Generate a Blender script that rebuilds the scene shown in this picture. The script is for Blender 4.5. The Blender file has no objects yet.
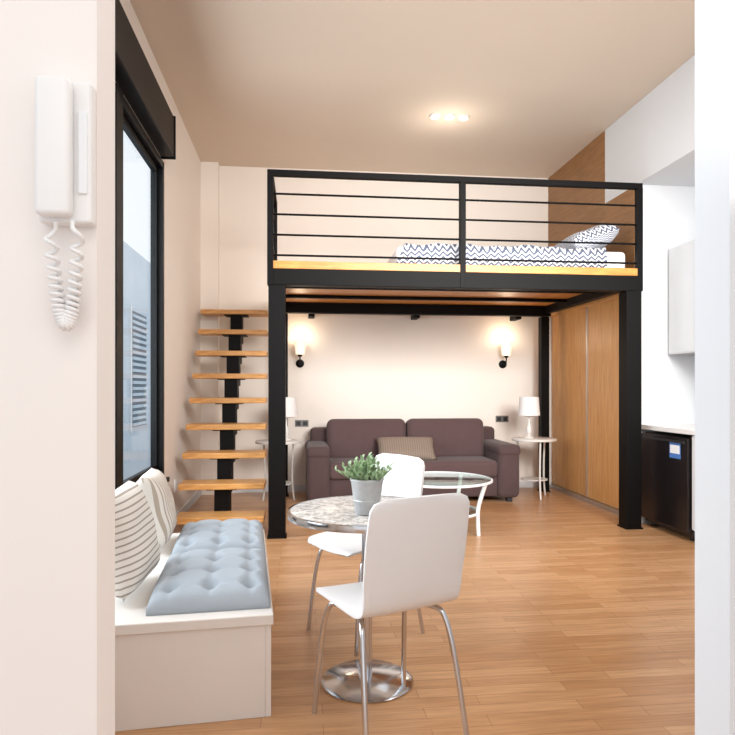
import bpy, bmesh, math, random
from mathutils import Vector, Matrix
random.seed(4)
scene = bpy.context.scene
scene.view_settings.view_transform = 'Standard'

# ---------------------------------------------------------------- materials
def lin(c):
    return tuple(((v/255)/12.92 if v/255 <= .04045 else ((v/255+.055)/1.055)**2.4) for v in c) + (1,)

def base_mat(name):
    m = bpy.data.materials.new(name); m.use_nodes = True
    nt = m.node_tree
    return m, nt, nt.nodes['Principled BSDF']

def mat(name, col, rough=.5, metal=0, var=0.0, vscale=6, bump=0, bscale=60, emit=None, estr=0, coat=0, sheen=0, spec=None):
    m, nt, b = base_mat(name)
    N, L = nt.nodes, nt.links
    c = lin(col)
    b.inputs['Base Color'].default_value = c
    b.inputs['Roughness'].default_value = rough
    b.inputs['Metallic'].default_value = metal
    if spec is not None: b.inputs['Specular IOR Level'].default_value = spec
    if coat: b.inputs['Coat Weight'].default_value = coat
    if sheen: b.inputs['Sheen Weight'].default_value = sheen
    tc = N.new('ShaderNodeTexCoord')
    nz = N.new('ShaderNodeTexNoise'); nz.inputs['Scale'].default_value = vscale; nz.inputs['Detail'].default_value = 4
    L.new(tc.outputs['Object'], nz.inputs['Vector'])
    mx = N.new('ShaderNodeMix'); mx.data_type = 'RGBA'
    mx.inputs[6].default_value = tuple(x*(1-var) for x in c[:3])+(1,)
    mx.inputs[7].default_value = tuple(min(1, x*(1+var)) for x in c[:3])+(1,)
    L.new(nz.outputs['Fac'], mx.inputs[0]); L.new(mx.outputs[2], b.inputs['Base Color'])
    if bump:
        n2 = N.new('ShaderNodeTexNoise'); n2.inputs['Scale'].default_value = bscale; n2.inputs['Detail'].default_value = 3
        L.new(tc.outputs['Object'], n2.inputs['Vector'])
        bp = N.new('ShaderNodeBump'); bp.inputs['Strength'].default_value = bump; bp.inputs['Distance'].default_value = .01
        L.new(n2.outputs['Fac'], bp.inputs['Height']); L.new(bp.outputs[0], b.inputs['Normal'])
    if emit:
        b.inputs['Emission Color'].default_value = lin(emit); b.inputs['Emission Strength'].default_value = estr
    return m

def wood(name, c1, c2, rough=.4, stretch=(1, 12, 12), scale=3, coat=0):
    m, nt, b = base_mat(name); N, L = nt.nodes, nt.links
    tc = N.new('ShaderNodeTexCoord'); mp = N.new('ShaderNodeMapping'); mp.inputs['Scale'].default_value = stretch
    nz = N.new('ShaderNodeTexNoise'); nz.inputs['Scale'].default_value = scale; nz.inputs['Detail'].default_value = 6
    nz.inputs['Roughness'].default_value = .62; nz.inputs['Distortion'].default_value = .6
    cr = N.new('ShaderNodeValToRGB')
    cr.color_ramp.elements[0].position = .32; cr.color_ramp.elements[0].color = lin(c1)
    cr.color_ramp.elements[1].position = .68; cr.color_ramp.elements[1].color = lin(c2)
    L.new(tc.outputs['Object'], mp.inputs[0]); L.new(mp.outputs[0], nz.inputs['Vector'])
    L.new(nz.outputs['Fac'], cr.inputs[0]); L.new(cr.outputs[0], b.inputs['Base Color'])
    b.inputs['Roughness'].default_value = rough; b.inputs['Coat Weight'].default_value = coat
    return m

def floor_mat():
    m, nt, b = base_mat('oak_laminate'); N, L = nt.nodes, nt.links
    tc = N.new('ShaderNodeTexCoord')
    br = N.new('ShaderNodeTexBrick')
    br.inputs['Scale'].default_value = 1; br.inputs['Brick Width'].default_value = .62
    br.inputs['Row Height'].default_value = .075; br.inputs['Mortar Size'].default_value = .0012
    br.inputs['Color1'].default_value = lin((206, 160, 118)); br.inputs['Color2'].default_value = lin((184, 135, 92))
    br.inputs['Mortar'].default_value = lin((150, 104, 66)); br.offset = .37; br.inputs['Bias'].default_value = -.1
    L.new(tc.outputs['Object'], br.inputs['Vector'])
    mp = N.new('ShaderNodeMapping'); mp.inputs['Scale'].default_value = (1.5, 22, 1)
    nz = N.new('ShaderNodeTexNoise'); nz.inputs['Scale'].default_value = 3; nz.inputs['Detail'].default_value = 6
    L.new(tc.outputs['Object'], mp.inputs[0]); L.new(mp.outputs[0], nz.inputs['Vector'])
    cr = N.new('ShaderNodeValToRGB')
    cr.color_ramp.elements[0].position = .3; cr.color_ramp.elements[0].color = (.8, .76, .72, 1)
    cr.color_ramp.elements[1].position = .7; cr.color_ramp.elements[1].color = (1.08, 1.08, 1.08, 1)
    L.new(nz.outputs['Fac'], cr.inputs[0])
    mx = N.new('ShaderNodeMix'); mx.data_type = 'RGBA'; mx.blend_type = 'MULTIPLY'; mx.inputs[0].default_value = 1
    L.new(br.outputs['Color'], mx.inputs[6]); L.new(cr.outputs[0], mx.inputs[7]); L.new(mx.outputs[2], b.inputs['Base Color'])
    b.inputs['Roughness'].default_value = .3
    return m

def chevron_mat(name, sx=9, sy=22, ca=(104, 112, 132), cb=(232, 234, 240)):
    m, nt, b = base_mat(name); N, L = nt.nodes, nt.links
    tc = N.new('ShaderNodeTexCoord'); sp = N.new('ShaderNodeSeparateXYZ'); L.new(tc.outputs['Object'], sp.inputs[0])
    def M(op, a, bb=None):
        n = N.new('ShaderNodeMath'); n.operation = op
        for i, v in enumerate((a, bb)):
            if v is None: continue
            if isinstance(v, (int, float)): n.inputs[i].default_value = v
            else: L.new(v, n.inputs[i])
        return n.outputs[0]
    yz = M('SUBTRACT', sp.outputs['Y'], M('MULTIPLY', sp.outputs['Z'], 1.0))
    pp = M('PINGPONG', M('MULTIPLY', sp.outputs['X'], sx), .5)
    v = M('ADD', M('MULTIPLY', yz, sy), M('MULTIPLY', pp, 1.6))
    f = M('FRACT', v)
    g = M('GREATER_THAN', f, .5)
    mx = N.new('ShaderNodeMix'); mx.data_type = 'RGBA'
    mx.inputs[6].default_value = lin(ca); mx.inputs[7].default_value = lin(cb)
    L.new(g, mx.inputs[0]); L.new(mx.outputs[2], b.inputs['Base Color']); b.inputs['Roughness'].default_value = .9
    return m

def stripe_mat(name, ca, cb, freq=26, axis='Y', width=.28):
    m, nt, b = base_mat(name); N, L = nt.nodes, nt.links
    tc = N.new('ShaderNodeTexCoord'); sp = N.new('ShaderNodeSeparateXYZ'); L.new(tc.outputs['Object'], sp.inputs[0])
    mu = N.new('ShaderNodeMath'); mu.operation = 'MULTIPLY'; mu.inputs[1].default_value = freq
    fr = N.new('ShaderNodeMath'); fr.operation = 'FRACT'; lt = N.new('ShaderNodeMath'); lt.operation = 'LESS_THAN'; lt.inputs[1].default_value = width
    L.new(sp.outputs[axis], mu.inputs[0]); L.new(mu.outputs[0], fr.inputs[0]); L.new(fr.outputs[0], lt.inputs[0])
    mx = N.new('ShaderNodeMix'); mx.data_type = 'RGBA'; mx.inputs[6].default_value = lin(ca); mx.inputs[7].default_value = lin(cb)
    L.new(lt.outputs[0], mx.inputs[0]); L.new(mx.outputs[2], b.inputs['Base Color']); b.inputs['Roughness'].default_value = .9
    return m

def mottled_mat():
    m, nt, b = base_mat('mottled_stone'); N, L = nt.nodes, nt.links
    tc = N.new('ShaderNodeTexCoord'); nz = N.new('ShaderNodeTexNoise'); nz.inputs['Scale'].default_value = 40; nz.inputs['Detail'].default_value = 5
    nz.inputs['Distortion'].default_value = .8
    cr = N.new('ShaderNodeValToRGB')
    cr.color_ramp.elements[0].position = .34; cr.color_ramp.elements[0].color = lin((156, 150, 144))
    cr.color_ramp.elements[1].position = .60; cr.color_ramp.elements[1].color = lin((226, 221, 216))
    L.new(tc.outputs['Object'], nz.inputs['Vector']); L.new(nz.outputs['Fac'], cr.inputs[0]); L.new(cr.outputs[0], b.inputs['Base Color'])
    b.inputs['Roughness'].default_value = .22
    return m

def glass_mat(name, tint=(.93, .97, .97), base=.04, edge=.45):
    m = bpy.data.materials.new(name); m.use_nodes = True; nt = m.node_tree; N, L = nt.nodes, nt.links
    N.remove(N['Principled BSDF'])
    t = N.new('ShaderNodeBsdfTransparent'); t.inputs[0].default_value = tint+(1,)
    g = N.new('ShaderNodeBsdfGlossy'); g.inputs['Roughness'].default_value = .03
    lw = N.new('ShaderNodeLayerWeight'); lw.inputs['Blend'].default_value = .5
    pw = N.new('ShaderNodeMath'); pw.operation = 'POWER'; pw.inputs[1].default_value = 4
    ma = N.new('ShaderNodeMath'); ma.operation = 'MULTIPLY_ADD'; ma.inputs[1].default_value = edge; ma.inputs[2].default_value = base
    mx = N.new('ShaderNodeMixShader'); L.new(lw.outputs['Facing'], pw.inputs[0]); L.new(pw.outputs[0], ma.inputs[0]); L.new(ma.outputs[0], mx.inputs[0])
    L.new(t.outputs[0], mx.inputs[1]); L.new(g.outputs[0], mx.inputs[2]); L.new(mx.outputs[0], N['Material Output'].inputs[0])
    return m

M_wall = mat('cream_wall_paint', (240, 231, 222), .85, var=.02, vscale=1.5)
M_wallcream = mat('hall_wall_paint', (242, 235, 230), .85, var=.015, vscale=1.5)
M_wallwhite = mat('white_wall_paint', (218, 220, 223), .8, var=.015, vscale=1.5)
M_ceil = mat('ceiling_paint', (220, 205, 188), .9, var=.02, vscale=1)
M_floor = floor_mat()
M_black = mat('black_steel', (9, 7, 7), .55, 0, var=.1, vscale=20, spec=.14)
M_frame = mat('black_aluminium', (10, 11, 14), .45, 0, var=.1, spec=.2)
M_tread = wood('pine_tread', (190, 132, 72), (224, 172, 106), .38, (3, 22, 22), 2.5)
M_deck = wood('pine_deck', (190, 120, 50), (216, 152, 76), .4, (2, 16, 16), 3)
M_closet = wood('oak_closet', (196, 138, 78), (220, 168, 106), .42, (14, 14, 1), 3)
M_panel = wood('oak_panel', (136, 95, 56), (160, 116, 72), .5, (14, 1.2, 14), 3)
M_alu = mat('brushed_aluminium', (200, 200, 200), .3, .9, var=.05)
M_chrome = mat('chrome', (205, 205, 208), .16, 1, var=.03)
M_plastic = mat('white_plastic', (238, 237, 236), .35, var=.01)
M_chair = mat('white_lacquer', (232, 232, 233), .3, var=.01)
M_sofa = mat('brown_fabric', (80, 62, 62), .95, var=.14, vscale=9, bump=.25, bscale=180, sheen=.1)
M_sofacush = mat('brown_fabric_cushion', (88, 68, 68), .95, var=.14, vscale=7, bump=.25, bscale=180, sheen=.1)
M_pad = mat('blue_grey_fabric', (168, 177, 186), .95, var=.06, vscale=8, bump=.2, bscale=200)
M_bench = mat('white_bench_board', (226, 220, 214), .6, var=.02)
M_pstripe = stripe_mat('striped_pillow_fabric', (230, 225, 218), (164, 154, 144), 38, 'X', .26)
M_pstripe2 = stripe_mat('striped_pillow_fabric_fine', (228, 221, 212), (180, 166, 150), 42, 'Y', .35)
M_throw = stripe_mat('beige_pillow_fabric', (128, 112, 100), (142, 126, 112), 40, 'X', .4)
M_chev = chevron_mat('chevron_bedspread', 14, 26, (88, 96, 118))
M_chev2 = chevron_mat('chevron_pillowcase', 20, 40, (88, 96, 118))
M_sheet = mat('white_sheet', (236, 234, 234), .9, var=.02)
M_stone = mottled_mat()
M_glass = glass_mat('window_glass', (.94, .97, .99), .03, .22)
M_tglass = glass_mat('table_glass', (.80, .88, .86), .08, .5)
M_galv = mat('galvanised_steel', (186, 188, 190), .42, .5, var=.2, vscale=30)
M_leaf = mat('sage_leaf', (162, 188, 146), .6, var=.35, vscale=30)
M_stem = mat('green_stem', (96, 116, 72), .7, var=.1)
M_soil = mat('soil', (60, 44, 32), .95, var=.3, vscale=60, bump=.5)
M_shade = mat('lamp_shade_fabric', (234, 232, 232), .85, var=.02)
M_glow = mat('glowing_shade', (255, 246, 230), .6, emit=(255, 232, 200), estr=.8)
M_bulb = mat('spot_bulb', (255, 250, 240), .4, emit=(255, 246, 232), estr=8)
M_fridge = mat('black_fridge_enamel', (24, 20, 22), .28, .0, var=.1)
M_label = mat('blue_label', (70, 120, 190), .5, var=.1)
M_labelw = mat('white_label', (235, 238, 240), .5, var=.02)
M_counter = mat('white_counter', (232, 230, 228), .25, var=.01)
M_cab = mat('gloss_white_cabinet', (216, 218, 221), .15, var=.01)
M_facade = mat('grey_facade', (198, 210, 220), .8, var=.1, vscale=2)
M_facade2 = mat('dark_shutter', (104, 120, 132), .6, var=.1)
M_street = mat('street_asphalt', (150, 152, 154), .9, var=.1)
M_dark = mat('dark_plastic', (40, 40, 42), .4, var=.05)
M_ceramic = mat('white_lamp_base', (222, 218, 214), .25, var=.05)
M_grey = mat('grey_plate', (120, 118, 116), .4, .2, var=.05)

# ---------------------------------------------------------------- helpers
def link(o):
    scene.collection.objects.link(o); return o

def mesh_obj(name, bm, m, smooth=False, loc=(0, 0, 0)):
    me = bpy.data.meshes.new(name); bmesh.ops.recalc_face_normals(bm, faces=bm.faces); bm.to_mesh(me); bm.free()
    if m: me.materials.append(m)
    if smooth:
        for p in me.polygons: p.use_smooth = True
    o = bpy.data.objects.new(name, me); o.location = loc
    return link(o)

def add_box(bm, lo, hi, c=(0, 0, 0)):
    r = bmesh.ops.create_cube(bm, size=1)
    for v in r['verts']:
        v.co = Vector([(lo[i]+hi[i])/2 + v.co[i]*(hi[i]-lo[i]) - c[i] for i in range(3)])
    return r['verts']

def box(name, lo, hi, m, bev=0, seg=2, smooth=False):
    c = [(lo[i]+hi[i])/2 for i in range(3)]
    bm = bmesh.new(); add_box(bm, lo, hi, c)
    if bev: bmesh.ops.bevel(bm, geom=bm.edges[:], offset=bev, segments=seg, profile=.5, affect='EDGES')
    return mesh_obj(name, bm, m, smooth, c)

def boxes(name, lst, m, bev=0):
    los = [min(b[0][i] for b in lst) for i in range(3)]; his = [max(b[1][i] for b in lst) for i in range(3)]
    c = [(los[i]+his[i])/2 for i in range(3)]
    bm = bmesh.new()
    for lo, hi in lst: add_box(bm, lo, hi, c)
    if bev: bmesh.ops.bevel(bm, geom=bm.edges[:], offset=bev, segments=2, profile=.5, affect='EDGES')
    return mesh_obj(name, bm, m, False, c)

def lathe(name, prof, m, loc=(0, 0, 0), seg=40, smooth=True, rot=None):
    bm = bmesh.new(); rings = []
    for r, z in prof:
        if r < 1e-5: rings.append([bm.verts.new((0, 0, z))])
        else: rings.append([bm.verts.new((r*math.cos(2*math.pi*i/seg), r*math.sin(2*math.pi*i/seg), z)) for i in range(seg)])
    for a, b in zip(rings, rings[1:]):
        for i in range(seg):
            j = (i+1) % seg
            if len(a) == 1 and len(b) == 1: continue
            if len(a) == 1: bm.faces.new((a[0], b[i], b[j]))
            elif len(b) == 1: bm.faces.new((a[i], a[j], b[0]))
            else: bm.faces.new((a[i], a[j], b[j], b[i]))
    o = mesh_obj(name, bm, m, False, loc)
    if smooth:
        for p in o.data.polygons: p.use_smooth = True
        try: o.data.set_sharp_from_angle(angle=math.radians(40))
        except Exception: pass
    if rot: o.rotation_euler = rot
    return o

def tube(name, pts, r, m, cyclic=False, smooth=True, res=8, kind='POLY'):
    cu = bpy.data.curves.new(name, 'CURVE'); cu.dimensions = '3D'; cu.bevel_depth = r; cu.bevel_resolution = 4; cu.use_fill_caps = True
    if kind == 'POLY':
        s = cu.splines.new('POLY'); s.points.add(len(pts)-1)
        for p, q in zip(s.points, pts): p.co = (*q, 1)
    else:
        s = cu.splines.new('NURBS'); s.points.add(len(pts)-1); s.order_u = 3; s.use_endpoint_u = not cyclic; s.resolution_u = res
        for p, q in zip(s.points, pts): p.co = (*q, 1)
    s.use_cyclic_u = cyclic
    cu.materials.append(m)
    o = bpy.data.objects.new(name+'_c', cu); link(o)
    dg = bpy.context.evaluated_depsgraph_get(); dg.update()
    me = bpy.data.meshes.new_from_object(o.evaluated_get(dg))
    bpy.data.objects.remove(o)
    for p in me.polygons: p.use_smooth = True
    me.name = name
    return link(bpy.data.objects.new(name, me))

def group(name, parts, loc=(0, 0, 0), rz=0):
    e = bpy.data.objects.new(name, None); e.empty_display_size = .1; link(e)
    e.location = loc; e.rotation_euler = (0, 0, rz)
    for p in parts: p.parent = e
    return e

def pillow(name, w, h, t, m, pinch=.06, n=22):
    bm = bmesh.new(); top = []; bot = []
    for i in range(n+1):
        rt = []; rb = []
        for j in range(n+1):
            u = -1+2*i/n; v = -1+2*j/n
            x = u*w/2*(1-pinch*(1-abs(v)**2)*abs(u)); y = v*h/2*(1-pinch*(1-abs(u)**2)*abs(v))
            th = t/2*(max(0, 1-u**4)*max(0, 1-v**4))**.5
            th *= 1+.04*math.sin(7*u+3*v)
            a = bm.verts.new((x, y, th)); rt.append(a)
            rb.append(a if (i in (0, n) or j in (0, n)) else bm.verts.new((x, y, -th)))
        top.append(rt); bot.append(rb)
    for i in range(n):
        for j in range(n):
            bm.faces.new((top[i][j], top[i+1][j], top[i+1][j+1], top[i][j+1]))
            f = (bot[i][j], bot[i][j+1], bot[i+1][j+1], bot[i+1][j])
            if len(set(f)) == 4:
                try: bm.faces.new(f)
                except ValueError: pass
    return mesh_obj(name, bm, m, True)

def pad(name, w, d, t, nx, ny, m):
    n = 60; bm = bmesh.new(); top = []; bot = []
    def height(x, y):
        u = x/(w/2); v = y/(d/2)
        e = (max(0, 1-abs(u)**6)*max(0, 1-abs(v)**6))**.5
        cx = (x/w+.5)*nx; cy = (y/d+.5)*ny
        dx = (cx % 1)-.5; dy = (cy % 1)-.5
        dist = math.hypot(dx, dy)
        dip = math.exp(-(dist/.17)**2)
        seam = .25*math.exp(-(dx/.1)**2)+.25*math.exp(-(dy/.1)**2)
        return t*(.25+.75*e)*(1-.5*dip-.32*seam) if e > 0 else t*.25
    for i in range(n+1):
        rt = []; rb = []
        for j in range(n+1):
            x = (i/n-.5)*w; y = (j/n-.5)*d
            rt.append(bm.verts.new((x, y, height(x, y)))); rb.append(bm.verts.new((x, y, 0)))
        top.append(rt); bot.append(rb)
    for i in range(n):
        for j in range(n):
            bm.faces.new((top[i][j], top[i+1][j], top[i+1][j+1], top[i][j+1]))
            bm.faces.new((bot[i][j], bot[i][j+1], bot[i+1][j+1], bot[i+1][j]))
    for k in range(n):
        bm.faces.new((top[0][k], top[0][k+1], bot[0][k+1], bot[0][k])); bm.faces.new((top[n][k+1], top[n][k], bot[n][k], bot[n][k+1]))
        bm.faces.new((top[k+1][0], top[k][0], bot[k][0], bot[k+1][0])); bm.faces.new((top[k][n], top[k+1][n], bot[k+1][n], bot[k][n]))
    return mesh_obj(name, bm, m, True)

# ---------------------------------------------------------------- room shell
ZC = 3.88; XL = -1.15; XR = 3.7; YB = 7.5
WT = .09
box('floor', (-1.25, -1.6, -.1), (3.9, 7.7, 0), M_floor)
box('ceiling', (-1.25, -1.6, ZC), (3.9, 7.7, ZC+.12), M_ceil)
box('wall_back', (-1.25, YB, 0), (3.9, YB+.2, ZC), M_wall)
WY0, WY1, WZ0, WZ1 = 1.6, 5.35, .5, 3.13
boxes('wall_left', [((XL-WT, 1.15, 0), (XL, WY0, ZC)), ((XL-WT, WY0, 0), (XL, WY1, WZ0)),
                    ((XL-WT, WY0, WZ1), (XL, WY1, ZC)), ((XL-WT, WY1, 0), (XL, YB, ZC))], M_wall)
box('wall_right', (XR, 1.15, 0), (XR+.2, YB, ZC), M_wallwhite)
box('wall_front', (-1.25, 1.05, 0), (-.3285, 1.15, ZC), M_wallcream)
box('wall_front_right', (.777, 1.05, 0), (3.9, 1.15, ZC), M_wallwhite)
box('pillar', (XL, 7.38, 0), (-.95, YB, ZC), M_wall)
box('trim_soffit', (3.1, 1.151, 3.131), (XR-.001, 6.039, ZC-.001), M_wallwhite)
boxes('trim_closet_end_panel', [((3.12, 5.44, 0), (XR-.001, 5.475, 3.13))], M_wallwhite)
boxes('baseboard_left', [((XL, 5.4, 0), (XL+.015, 7.38, .08))], M_wallwhite)
boxes('baseboard_back', [((-.95, YB-.015, 0), (3.10, YB, .08))], M_wallwhite)
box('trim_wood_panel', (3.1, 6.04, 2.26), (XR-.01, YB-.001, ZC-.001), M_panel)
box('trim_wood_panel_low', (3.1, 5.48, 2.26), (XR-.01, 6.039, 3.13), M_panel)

cp = [box('carcass', (3.16, 5.48, 0), (XR-.03, YB-.03, 2.25), M_closet)]
ys = [5.49, 6.48, 7.465]
for i in range(2):
    cp.append(box('sliding_door_%d' % (i+1), (3.125+.012*(i % 2), ys[i]+.004, .05), (3.16, ys[i+1]-.004, 2.13), M_closet, .002))
    cp.append(box('edge_profile_%d' % (i+1), (3.112, ys[i]-.004, .05), (3.165, ys[i]+.008, 2.13), M_alu))
cp.append(box('bottom_track', (3.09, 5.48, 0), (3.17, 7.465, .045), M_alu, .003))
cp.append(box('top_track', (3.105, 5.48, 2.13), (3.17, 7.465, 2.25), M_closet, .003))
group('sliding_closet', cp)

# window
wp = []
fx0, fx1 = XL-.08, XL+.02
def fr(n, y0, y1, z0, z1, x0=fx0, x1=fx1): wp.append(box(n, (x0, y0, z0), (x1, y1, z1), M_frame, .004))
fr('jamb_far', WY1-.06, WY1, WZ0, WZ1); fr('jamb_near', WY0, WY0+.07, WZ0, WZ1)
fr('head', WY0, WY1, WZ1-.06, WZ1); fr('sill_rail', WY0, WY1, WZ0, WZ0+.06)
fr('mullion', 3.97, 4.12, WZ0, WZ1, fx0, XL+.025); fr('mullion_2', 2.8, 2.9, WZ0, WZ1)
for i, (a, b) in enumerate([(4.12, WY1-.06), (2.9, 3.97), (WY0+.07, 2.8)]):
    x0, x1 = XL-.06, XL-.02
    for n, q in (('sash_l', (a, a+.04, WZ0+.06, WZ1-.06)), ('sash_r', (b-.04, b, WZ0+.06, WZ1-.06)),
                 ('sash_b', (a, b, WZ0+.06, WZ0+.11)), ('sash_t', (a, b, WZ1-.11, WZ1-.06))):
        wp.append(box('%s_%d' % (n, i), (x0, q[0], q[2]), (x1, q[1], q[3]), M_frame, .003))
    wp.append(box('glass_%d' % i, (XL-.042, a+.04, WZ0+.11), (XL-.037, b-.04, WZ1-.11), M_glass))
wp.append(box('handle', (XL-.02, 4.135, 1.2), (XL+.015, 4.155, 1.34), M_frame, .003))
group('window_1', wp)
box('trim_window_sill', (XL-.02, WY0, WZ0-.04), (XL+.06, WY1+.02, WZ0-.001), M_frame, .004)
rb = [box('cassette', (XL+.001, 1.7, WZ1+.03), (XL+.11, 5.3, 3.5), M_frame, .01), box('end_cap', (XL+.001, 5.3, WZ1+.02), (XL+.12, 5.32, 3.51), M_frame, .004)]
group('roller_blind', rb)

# exterior: neighbouring facade with shuttered windows
ex = [box('facade_wall', (-4.2, -2, -1), (-4, 26, 4.6), M_facade)]
for k in range(7):
    y = 7.4+k*2.6
    ex.append(box('window_recess_%d' % k, (-4.01, y, .3), (-3.985, y+1.5, 3.1), M_facade2))
    ex.append(box('window_frame_%d' % k, (-4.0, y-.08, .2), (-3.95, y, 3.2), M_labelw))
    for j in range(19):
        z = .33+j*.145
        ex.append(box('louvre_%d_%d' % (k, j), (-3.99, y+.02, z), (-3.93, y+1.48, z+.07), M_facade))
group('neighbouring_building', ex)
box('street_ground', (-4, -2, -1.1), (-1.26, 26, -1), M_street)

# ---------------------------------------------------------------- loft
LX0, LX1, LY0, LY1 = -.19, 2.93, 5.25, 7.22
h = .07
lp = []
for n, x, y in (('post_1', LX0, LY0), ('post_2', LX1, LY0), ('post_3', LX0, LY1), ('post_4', LX1, LY1)):
    hh = h if y == LY0 else .05
    lp.append(box(n, (x-hh, y-hh, .0), (x+hh, y+hh, 2.1), M_black, .004))
    lp.append(box(n+'_foot', (x-hh-.01, y-hh-.01, 0), (x+hh+.01, y+hh+.01, .012), M_black))
lp.append(box('beam_front', (LX0-.08, LY0-.07, 2.10), (LX1+.06, LY0+.03, 2.235), M_black, .004))
lp.append(box('beam_back', (LX0-.07, LY1-.05, 2.11), (LX1+.07, LY1+.05, 2.23), M_black, .004))
lp.append(box('beam_left', (LX0-.07, LY0, 2.14), (LX0+.0, LY1, 2.23), M_black, .004))
lp.append(box('beam_right', (LX1-.0, LY0, 2.14), (LX1+.07, LY1, 2.23), M_black, .004))
for i, y in enumerate((5.95, 6.6)):
    lp.append(box('joist_%d' % i, (LX0, y-.025, 2.195), (LX1, y+.025, 2.229), M_black, .003))
for i in range(12):
    y0 = LY0-.05+i*(LY1+.2-LY0+.05)/12; y1 = LY0-.05+(i+1)*(LY1+.2-LY0+.05)/12
    lp.append(box('deck_plank_%d' % i, (LX0-.06, y0-(.02 if i == 0 else 0), 2.236 if i == 0 else 2.23), (3.0, y1-.003, 2.30), M_deck, .002))
for i, x in enumerate((.1, 1.35, 2.6)):
    lp.append(box('wall_bracket_%d' % i, (x, LY1+.05, 2.08), (x+.07, YB-.001, 2.2), M_black, .003))
TZ = 3.05; rx1 = 2.98
lp.append(box('rail_top', (LX0-.08, LY0-.07, TZ-.045), (rx1+.03, LY0-.02, TZ+.005), M_black, .003))
for n, x in (('rail_post_1', LX0-.055), ('rail_post_2', 1.385), ('rail_post_3', rx1+.005)):
    lp.append(box(n, (x-.025, LY0-.075, 2.1), (x+.025, LY0-.02, TZ-.04), M_black, .003))
for i, z in enumerate((2.86, 2.69, 2.52, 2.35)):
    lp.append(tube('rail_rod_%d' % i, [(LX0-.05, LY0-.045, z), (rx1, LY0-.045, z)], .009, M_black))
    lp.append(tube('side_rod_%d' % i, [(LX0-.055, LY0-.045, z), (LX0-.055, 6.1, z)], .009, M_black))
lp.append(box('side_rail_top', (LX0-.08, LY0-.02, TZ-.045), (LX0-.03, 6.12, TZ+.005), M_black, .003))
lp.append(box('side_rail_post', (LX0-.08, 6.08, 2.1), (LX0-.03, 6.12, TZ-.04), M_black, .003))
group('loft_platform', lp)

# bed
bp = []
bp.append(box('mattress', (.84, 5.36, 2.301), (2.96, 6.85, 2.49), M_sheet, .04, 4, True))
def spread():
    bm = bmesh.new(); nx, ny = 80, 50
    x0, x1, y0, y1 = .82, 2.76, 5.335, 6.875
    rows = []
    prof = [(y0, 2.31)] + [(y0-.004, 2.37), (y0, 2.45)] + [(y0+.03, 2.512)]
    for k in range(1, ny): prof.append((y0+.03+(y1-y0-.06)*k/ny, 2.522))
    prof += [(y1-.03, 2.512), (y1, 2.45), (y1, 2.31)]
    for i in range(nx+1):
        x = x0+(x1-x0)*i/nx; r = []
        for (y, z) in prof:
            zz = z+(.008*math.sin(x*9+y*5)+.006*math.sin(x*23-y*13) if z > 2.48 else 0)
            yy = y+(.008*math.sin(x*26) if z < 2.48 else 0)
            if i < 4: zz = min(zz, 2.31+.05*i)
            r.append(bm.verts.new((x, yy, zz)))
        rows.append(r)
    for a, b in zip(rows, rows[1:]):
        for k in range(len(a)-1): bm.faces.new((a[k], b[k], b[k+1], a[k+1]))
    return mesh_obj('bedspread', bm, M_chev, True)
bp.append(spread())
p = pillow('bed_pillow', .48, .66, .22, M_chev2); p.location = (2.72, 5.76, 2.64); p.rotation_euler = (0, math.radians(-20), 0); bp.append(p)
p = pillow('bed_pillow_2', .48, .66, .22, M_chev2); p.location = (2.72, 6.45, 2.64); p.rotation_euler = (0, math.radians(-20), 0); bp.append(p)
group('bed', bp)

# ---------------------------------------------------------------- stairs
sp = []
for i in range(9):
    y = 5.42+.228*i; z = .165+.2455*i; dx = -.0085*i
    sp.append(box('tread_%d' % (i+1), (-1.04+dx, y-.145, z-.052), (-.30+dx, y+.135, z), M_tread, .006))
    zl = max(0, z-.25-.12) if i else 0
    xc = -.68+dx*.6
    sp.append(box('spine_%d' % (i+1), (xc-.065, y-.085, zl), (xc+.065, y+.095, z-.053), M_black, .003))
    sp.append(box('bracket_%d' % (i+1), (xc-.13, y-.11, z-.062), (xc+.13, y+.11, z-.052), M_black))
group('staircase', sp)

# ---------------------------------------------------------------- sofa
so = []
so.append(box('base', (.12, 6.58, .06), (2.33, 7.4, .29), M_sofa, .02, 3, True))
for i, (a, b) in enumerate(((.30, 1.225), (1.225, 2.15))):
    so.append(box('seat_cushion_%d' % (i+1), (a+.003, 6.53, .27), (b-.003, 7.2, .455), M_sofacush, .05, 5, True))
    o = box('back_cushion_%d' % (i+1), (a+.005, 7.02, .40), (b-.005, 7.26, .885), M_sofacush, .075, 6, True)
    o.rotation_euler = (math.radians(-9), 0, 0); so.append(o)
so.append(box('back_frame', (.12, 7.22, .07), (2.33, 7.44, .78), M_sofa, .05, 4, True))
for n, a, b in (('arm_1', .07, .31), ('arm_2', 2.14, 2.38)):
    so.append(box(n, (a, 6.5, .05), (b, 7.42, .60), M_sofa, .06, 6, True))
    so.append(box(n+'_roll', (a-.008, 6.485, .50), (b+.008, 7.42, .63), M_sofa, .055, 6, True))
for i, (x, y) in enumerate(((.15, 6.6), (2.28, 6.6), (.15, 7.35), (2.28, 7.35))):
    so.append(box('foot_%d' % i, (x-.03, y-.03, 0), (x+.03, y+.03, .075), M_dark))
o = pillow('throw_pillow', .66, .34, .15, M_throw); o.rotation_euler = (math.radians(40), 0, math.radians(-4)); o.location = (1.17, 6.80, .57); so.append(o)
group('sofa', so)

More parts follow.
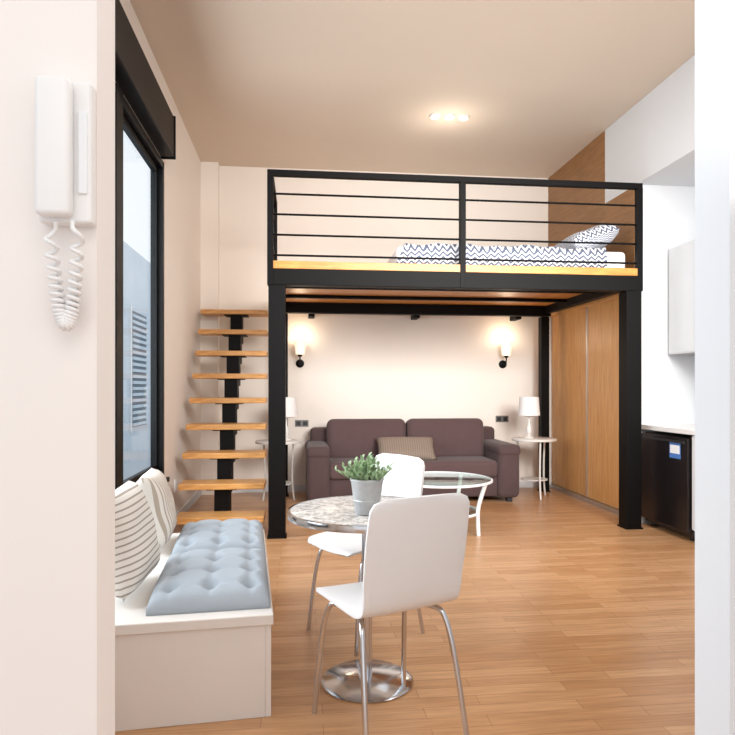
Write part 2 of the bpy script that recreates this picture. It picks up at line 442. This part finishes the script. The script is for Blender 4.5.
# ---------------------------------------------------------------- side tables + lamps
def side_table(loc):
    p = [lathe('top', [(0, .645), (.245, .645), (.25, .65), (.25, .668), (.245, .672), (0, .672)], M_ceramic)]
    p.append(lathe('shelf', [(0, .2), (.15, .2), (.15, .212), (0, .212)], M_ceramic))
    for k in range(3):
        a = math.radians(30+120*k)
        p.append(tube('leg_%d' % k, [(.19*math.cos(a), .19*math.sin(a), .65), (.15*math.cos(a), .15*math.sin(a), .21), (.2*math.cos(a), .2*math.sin(a), .0)], .011, M_ceramic, kind='NURBS'))
    return group('side_table', p, loc)
def table_lamp(loc):
    p = [lathe('base', [(0, 0), (.055, 0), (.058, .012), (.03, .022), (.016, .04), (.03, .07), (.036, .1), (.022, .135), (.012, .16), (.012, .24), (0, .24)], M_ceramic, seg=32)]
    p.append(lathe('shade', [(.118, .26), (.122, .26), (.108, .47), (.104, .47), (.118, .26)], M_shade))
    p.append(lathe('bulb', [(0, .24), (.012, .24), (.03, .29), (.02, .33), (0, .335)], M_plastic, seg=20))
    for k in range(3):
        a = 2.09*k
        p.append(tube('spoke_%d' % k, [(0, 0, .24), (.117*math.cos(a), .117*math.sin(a), .262)], .002, M_chrome))
    return group('table_lamp', p, loc)
side_table((2.66, 6.84, 0)); table_lamp((2.60, 6.84, .6725))
side_table((-.235, 6.84, 0)); table_lamp((-.15, 6.86, .6725))

# ---------------------------------------------------------------- sconces
def sconce(x, z):
    p = [lathe('wall_plate', [(0, 0), (.05, 0), (.05, .012), (.035, .022), (0, .022)], M_black, (x, YB, z-.12), 28, rot=(math.pi/2, 0, 0))]
    p.append(tube('arm', [(x, YB-.01, z-.12), (x, YB-.07, z-.13), (x, YB-.14, z-.12), (x, YB-.14, z-.03)], .008, M_black, kind='NURBS'))
    p.append(lathe('cup', [(0, -.045), (.02, -.045), (.03, -.02), (0, -.02)], M_black, (x, YB-.14, z), 24))
    p.append(lathe('shade', [(.0, -.02), (.05, -.02), (.072, .15), (.068, .15), (.047, -.014), (0, -.014)], M_glow, (x, YB-.14, z), 32))
    g = group('wall_sconce', p)
    l = bpy.data.lights.new('sconce_bulb', 'POINT'); l.energy = 3.4; l.color = (1, .80, .58); l.shadow_soft_size = .05
    o = link(bpy.data.objects.new('sconce_bulb', l)); o.location = (x, YB-.18, z+.2); o.parent = g
sconce(.0, 1.66); sconce(2.51, 1.66)

def plate(name, x, z, n, m1, m2):
    p = []
    for k in range(n):
        p.append(box('frame_%d' % k, (x+k*.082, YB-.01, z), (x+k*.082+.08, YB, z+.08), m1, .002))
        p.append(box('rocker_%d' % k, (x+k*.082+.015, YB-.014, z+.015), (x+k*.082+.065, YB-.008, z+.065), m2, .002))
    group(name, p)
plate('wall_socket', 2.42, .82, 2, M_grey, M_dark)
plate('wall_socket', -.06, .78, 2, M_grey, M_dark)
o = box('frame', (XL, 5.85, .28), (XL+.01, 5.93, .40), M_plastic, .002); o2 = box('face', (XL+.006, 5.862, .30), (XL+.014, 5.918, .38), M_plastic, .003)
group('wall_socket', [o, o2])

# ---------------------------------------------------------------- ceiling downlights
cs = []
for k, x in enumerate((1.30, 1.44, 1.58)):
    cs.append(lathe('ring_%d' % k, [(.035, 0), (.055, 0), (.055, -.012), (.045, -.02), (.035, -.012), (.035, 0)], M_ceramic, (x, 5.89, ZC), 28))
    cs.append(lathe('bulb_%d' % k, [(0, 0), (.036, 0), (.036, -.016), (.02, -.028), (0, -.032)], M_bulb, (x, 5.89, ZC), 24))
g = group('ceiling_spotlight', cs)
l = bpy.data.lights.new('spot_glow', 'POINT'); l.energy = 5; l.color = (1, .9, .78); l.shadow_soft_size = .06
o = link(bpy.data.objects.new('spot_glow', l)); o.location = (1.43, 5.89, ZC-.3); o.parent = g

# ---------------------------------------------------------------- coffee table
ct = []
R = .44
ct.append(lathe('glass_top', [(0, .442), (R-.01, .442), (R, .447), (R-.01, .452), (0, .452)], M_tglass, seg=64))
ct.append(lathe('rim', [(R, .436), (R+.012, .44), (R+.012, .454), (R, .458), (R, .436)], M_chair, seg=64))
ct.append(lathe('glass_shelf', [(0, .17), (.33, .17), (.33, .18), (0, .18)], M_tglass, seg=56))
ct.append(lathe('shelf_rim', [(.33, .164), (.342, .167), (.342, .183), (.33, .186), (.33, .164)], M_chair, seg=56))
for k in range(4):
    a = math.radians(-48+90*k); c, s = math.cos(a), math.sin(a)
    ct.append(tube('leg_%d' % k, [(c*(R-.02), s*(R-.02), .438), (c*.37, s*.37, .3), (c*.345, s*.345, .175), (c*.36, s*.36, .0)], .018, M_chair, kind='NURBS'))
group('coffee_table', ct, (1.22, 5.32, 0), math.radians(8))

# ---------------------------------------------------------------- dining table
dt = []
R = .33
dt.append(lathe('top', [(0, .708), (R-.008, .708), (R-.004, .712), (R-.004, .728), (R-.008, .731), (0, .731)], M_stone, seg=72))
dt.append(lathe('metal_rim', [(R-.004, .704), (R+.006, .705), (R+.008, .718), (R+.006, .731), (R-.004, .733), (R-.004, .704)], M_chrome, seg=72))
dt.append(lathe('hub', [(0, .67), (.06, .67), (.10, .705), (0, .705)], M_chrome, seg=32))
dt.append(lathe('column', [(.0, .03), (.022, .03), (.022, .68), (0, .68)], M_chrome, seg=24))
dt.append(lathe('foot_disc', [(0, 0), (.19, 0), (.195, .006), (.18, .014), (.05, .03), (0, .035)], M_chrome, seg=48))
group('dining_table', dt, (.283, 2.62, 0))

# ---------------------------------------------------------------- chairs (facing +Y locally)
def catmull(P, n):
    out = []
    for i in range(len(P)-1):
        p0 = P[max(0, i-1)]; p1 = P[i]; p2 = P[i+1]; p3 = P[min(len(P)-1, i+2)]
        for k in range(n):
            t = k/n
            out.append(tuple(.5*((2*p1[j])+(-p0[j]+p2[j])*t+(2*p0[j]-5*p1[j]+4*p2[j]-p3[j])*t*t+(-p0[j]+3*p1[j]-3*p2[j]+p3[j])*t**3) for j in range(len(p1))))
    out.append(tuple(P[-1])); return out
def dining_chair(loc, rz):
    P = [(.225, .445, .195), (.205, .462, .2), (.1, .470, .205), (-.05, .464, .2), (-.13, .466, .196), (-.175, .49, .194), (-.198, .54, .196), (-.215, .62, .2), (-.235, .74, .202), (-.262, .885, .196)]
    Q = catmull(P, 6)
    L = [0]
    for a, b in zip(Q, Q[1:]): L.append(L[-1]+math.hypot(a[0]-b[0], a[1]-b[1]))
    T = L[-1]; r = .05; nx = 16
    bm = bmesh.new(); rows = []
    for q, s in zip(Q, L):
        e = min(s, T-s); w = q[2]
        if e < r: w = w-r+math.sqrt(max(0, r*r-(r-e)**2))
        row = []
        for i in range(nx+1):
            u = -1+2*i/nx
            k = min(1, max(0, (q[1]-.47)/.12))
            row.append(bm.verts.new((u*w, q[0]+.018*u*u*k, q[1]+.006*u*u*(1-k))))
        rows.append(row)
    for a, b in zip(rows, rows[1:]):
        for i in range(nx): bm.faces.new((a[i], a[i+1], b[i+1], b[i]))
    o = mesh_obj('shell', bm, M_chair, True)
    s = o.modifiers.new('t', 'SOLIDIFY'); s.thickness = .012; s.offset = -1
    s = o.modifiers.new('s', 'BEVEL'); s.width = .003; s.segments = 2; s.limit_method = 'ANGLE'
    parts = [o]
    for sx in (-1, 1):
        parts.append(tube('front_leg_%d' % sx, [(sx*.10, .0, .446), (sx*.15, .10, .446), (sx*.172, .155, .428), (sx*.19, .19, .22), (sx*.2, .21, .0)], .010, M_chrome, kind='NURBS'))
        parts.append(tube('rear_leg_%d' % sx, [(sx*.10, .0, .446), (sx*.15, -.08, .446), (sx*.172, -.13, .428), (sx*.19, -.18, .22), (sx*.2, -.22, .0)], .010, M_chrome, kind='NURBS'))
    parts.append(box('mount_plate', (-.11, -.07, .440), (.11, .07, .454), M_chrome, .003))
    return group('dining_chair', parts, loc, rz)
a = math.radians(22)
fd = Vector((-math.sin(a), math.cos(a)))
dining_chair((.405+fd.x*.23, 2.05+fd.y*.23, 0.0), a)
fd = Vector((-.84, -.54)); a2 = math.atan2(-fd.x, fd.y)
dining_chair((.53+fd.x*.24, 3.28+fd.y*.24, 0), a2)

# ---------------------------------------------------------------- plant
pp = [lathe('bucket', [(0, 0), (.047, 0), (.049, .004), (.055, .05), (.057, .052), (.0575, .056), (.056, .058), (.066, .132), (.070, .136), (.070, .142), (.066, .144), (.062, .138), (.052, .03), (0, .03)], M_galv, seg=40),
      lathe('soil', [(0, .118), (.062, .118), (.05, .11), (0, .11)], M_soil, seg=24)]
bm = bmesh.new()
def leaf(bm, base, d, L, W):
    d = d.normalized(); side = d.cross(Vector((random.uniform(-.3, .3), random.uniform(-.3, .3), 1))).normalized()
    up = side.cross(d).normalized()
    prof = [(0, .12), (.25, .8), (.5, 1), (.78, .75), (1, .05)]
    prev = None
    for t, w in prof:
        c = base+d*L*t+up*(.18*L*math.sin(t*2.4)-.1*L*t*t)
        l = bm.verts.new(c-side*W*w+up*W*.25*w); m_ = bm.verts.new(c); r = bm.verts.new(c+side*W*w+up*W*.25*w)
        if prev: bm.faces.new((prev[0], prev[1], m_, l)); bm.faces.new((prev[1], prev[2], r, m_))
        prev = (l, m_, r)
stems = []
for k in range(60):
    az = random.uniform(0, 6.283); tilt = random.uniform(.05, 1.05); Ls = random.uniform(.055, .105)
    d = Vector((math.sin(tilt)*math.cos(az), math.sin(tilt)*math.sin(az), math.cos(tilt)))
    b0 = Vector((.035*math.cos(az)*tilt, .035*math.sin(az)*tilt, .12))
    tip = b0+d*Ls
    stems.append((b0, tip))
    for j in range(9):
        t = .3+.7*j/8; a3 = j*2.4
        rad = Vector((math.cos(a3), math.sin(a3), .5))
        leaf(bm, b0+d*Ls*t, rad*.8+d*.9, random.uniform(.02, .032), .0065)
pp.append(mesh_obj('leaves', bm, M_leaf, True))
bm = bmesh.new()
for b0, tip in stems:
    ax = (tip-b0); q = ax.to_track_quat('Z', 'Y').to_matrix().to_4x4(); q.translation = (b0+tip)/2
    bmesh.ops.create_cone(bm, segments=6, radius1=.0018, radius2=.001, depth=ax.length, matrix=q)
pp.append(mesh_obj('stems', bm, M_stem))
group('potted_plant', pp, (.272, 2.52, .7335))

# ---------------------------------------------------------------- bench with cushions
be = []
W = .84; Lb = 1.44
be.append(box('seat_board', (-W, -Lb, .35), (0, 0, .39), M_bench, .004))
be.append(box('front_board', (-.03, -Lb+.01, 0), (-.008, -.01, .35), M_bench, .003))
be.append(box('end_board_1', (-W+.01, -.03, 0), (-.03, -.01, .35), M_bench, .003))
be.append(box('end_board_2', (-W+.01, -Lb+.01, 0), (-.03, -Lb+.03, .35), M_bench, .003))
be.append(box('back_board', (-W+.01, -Lb+.03, 0), (-W+.03, -.03, .35), M_bench, .003))
bz = math.radians(4.6)
bx, by = -.215, 3.8
group('storage_bench', be, (bx, by, 0), bz)
def bl(x, y, z):
    return (bx+x*math.cos(bz)-y*math.sin(bz), by+x*math.sin(bz)+y*math.cos(bz), z)
for i, (yc, d) in enumerate(((-.335, .63), (-1.03, .68))):
    o = pad('seat_cushion', .46, d, .10, 3, 4, M_pad); o.location = bl(-.24, yc, .391); o.rotation_euler = (0, 0, bz)
o = pillow('throw_pillow', .38, .42, .17, M_pstripe2); o.location = bl(-.585, -.30, .608); o.rotation_euler = (0, math.radians(76), bz+math.radians(2))
o = pillow('throw_pillow', .42, .46, .18, M_pstripe); o.location = bl(-.595, -1.06, .626); o.rotation_euler = (0, math.radians(76), bz-math.radians(5))

# ---------------------------------------------------------------- kitchen
fp = [box('body', (3.15, 4.68, .03), (3.68, 5.38, .84), M_fridge, .006), box('door', (3.105, 4.685, .07), (3.148, 5.375, .835), M_fridge, .008),
      box('handle', (3.09, 4.72, .79), (3.106, 5.34, .81), M_dark, .003),
      box('energy_label', (3.1025, 4.78, .66), (3.1045, 4.93, .80), M_label), box('energy_label_white', (3.101, 4.79, .70), (3.1024, 4.92, .77), M_labelw)]
for i, (x, y) in enumerate(((3.2, 4.75), (3.2, 5.3), (3.6, 4.75), (3.6, 5.3))):
    fp.append(box('foot_%d' % i, (x-.02, y-.02, 0), (x+.02, y+.02, .03), M_dark))
group('mini_fridge', fp)
kc = [box('worktop', (3.10, 3.2, .87), (3.69, 5.435, .91), M_counter, .003), box('side_panel', (3.12, 5.39, 0), (3.69, 5.43, .87), M_cab, .002),
      box('cabinet_carcass', (3.14, 3.2, .1), (3.69, 4.66, .87), M_cab), box('plinth', (3.18, 3.2, 0), (3.69, 4.66, .1), M_cab)]
for i in range(3):
    kc.append(box('cabinet_door_%d' % i, (3.12, 3.205+i*.485, .11), (3.14, 3.205+i*.485+.48, .86), M_cab, .002))
kc.append(box('splashback', (3.685, 3.2, .91), (3.698, 5.43, 1.55), M_cab))
group('kitchen_counter', kc)
uc = [box('carcass', (3.42, 3.2, 1.56), (3.699, 5.42, 2.53), M_cab, .002)]
for i in range(4):
    y0 = 3.205+i*.554
    uc.append(box('door_%d' % i, (3.40, y0, 1.56), (3.419, y0+.55, 2.53), M_cab, .002))
    uc.append(box('grip_%d' % i, (3.395, y0+.02, 1.555), (3.405, y0+.53, 1.57), M_alu))
group('upper_cabinet', uc)

# ---------------------------------------------------------------- intercom on front wall
ip = [box('base_plate', (-.408, 1.020, 1.505), (-.328, 1.0495, 1.73), M_plastic, .006, 3),
      box('handset', (-.404, .992, 1.510), (-.352, 1.019, 1.725), M_plastic, .009, 4, True),
      box('button_strip', (-.347, 1.016, 1.55), (-.333, 1.021, 1.68), M_labelw, .002)]
cord = []
n = 260
def path(t):
    x = -.385+.04*t; z = 1.505-.16*math.sin(math.pi*t)**.6
    return Vector((x, 1.01+.01*math.sin(3*t), z))
for i in range(n+1):
    t = i/n; c = path(t)
    aa = i/n*2*math.pi*30
    t2 = min(1, t+.004); t1 = max(0, t-.004)
    d = (path(t2)-path(t1)).normalized(); s1 = d.cross(Vector((0, 1, 0))).normalized(); s2 = Vector((0, 1, 0))
    cord.append(c+s1*.008*math.cos(aa)+s2*.008*math.sin(aa))
ip.append(tube('coiled_cord', [tuple(c) for c in cord], .0034, M_plastic))
group('intercom_handset', ip)

# ---------------------------------------------------------------- lights
w = bpy.data.worlds.new('World'); scene.world = w; w.use_nodes = True
bg = w.node_tree.nodes['Background']; bg.inputs[0].default_value = (.95, .97, 1, 1); bg.inputs[1].default_value = 1.2
def area(name, loc, rot, sx, sy, e, col, spread=180):
    l = bpy.data.lights.new(name, 'AREA'); l.shape = 'RECTANGLE'; l.size = sx; l.size_y = sy; l.energy = e; l.color = col
    l.spread = math.radians(spread)
    o = link(bpy.data.objects.new(name, l)); o.location = loc; o.rotation_euler = rot; return o
area('daylight_window', (-1.9, 3.5, 2.0), (0, math.radians(-90), 0), 2.6, 3.6, 190, (.96, .98, 1))
area('overhead_fill', (1.3, 2.9, 3.84), (0, 0, 0), 2.2, 2.0, 44, (1, .98, .95))  # added fill above the view to brighten the room, not a fitting
area('back_wall_fill', (1.9, 1.2, 2.5), (math.radians(78), 0, math.radians(7)), 2.4, 1.6, 118, (1, .98, .95), 80)  # added unseen light, narrowed to lift the back wall under the loft
area('behind_camera_fill', (.2, -1.0, 3.4), (math.radians(50), 0, 0), 2, 1.2, 18, (1, .97, .94))  # invented soft fill behind the camera, brightens the near walls

# ---------------------------------------------------------------- camera
cam = bpy.data.cameras.new('camera'); co = link(bpy.data.objects.new('camera', cam))
cam.sensor_width = 36; cam.lens = 620/735*36; cam.shift_y = 20.5/735; cam.clip_start = .05
co.location = (0, 0, 1.245); co.rotation_euler = (math.radians(90), 0, -math.atan(67.5/620))
scene.camera = co
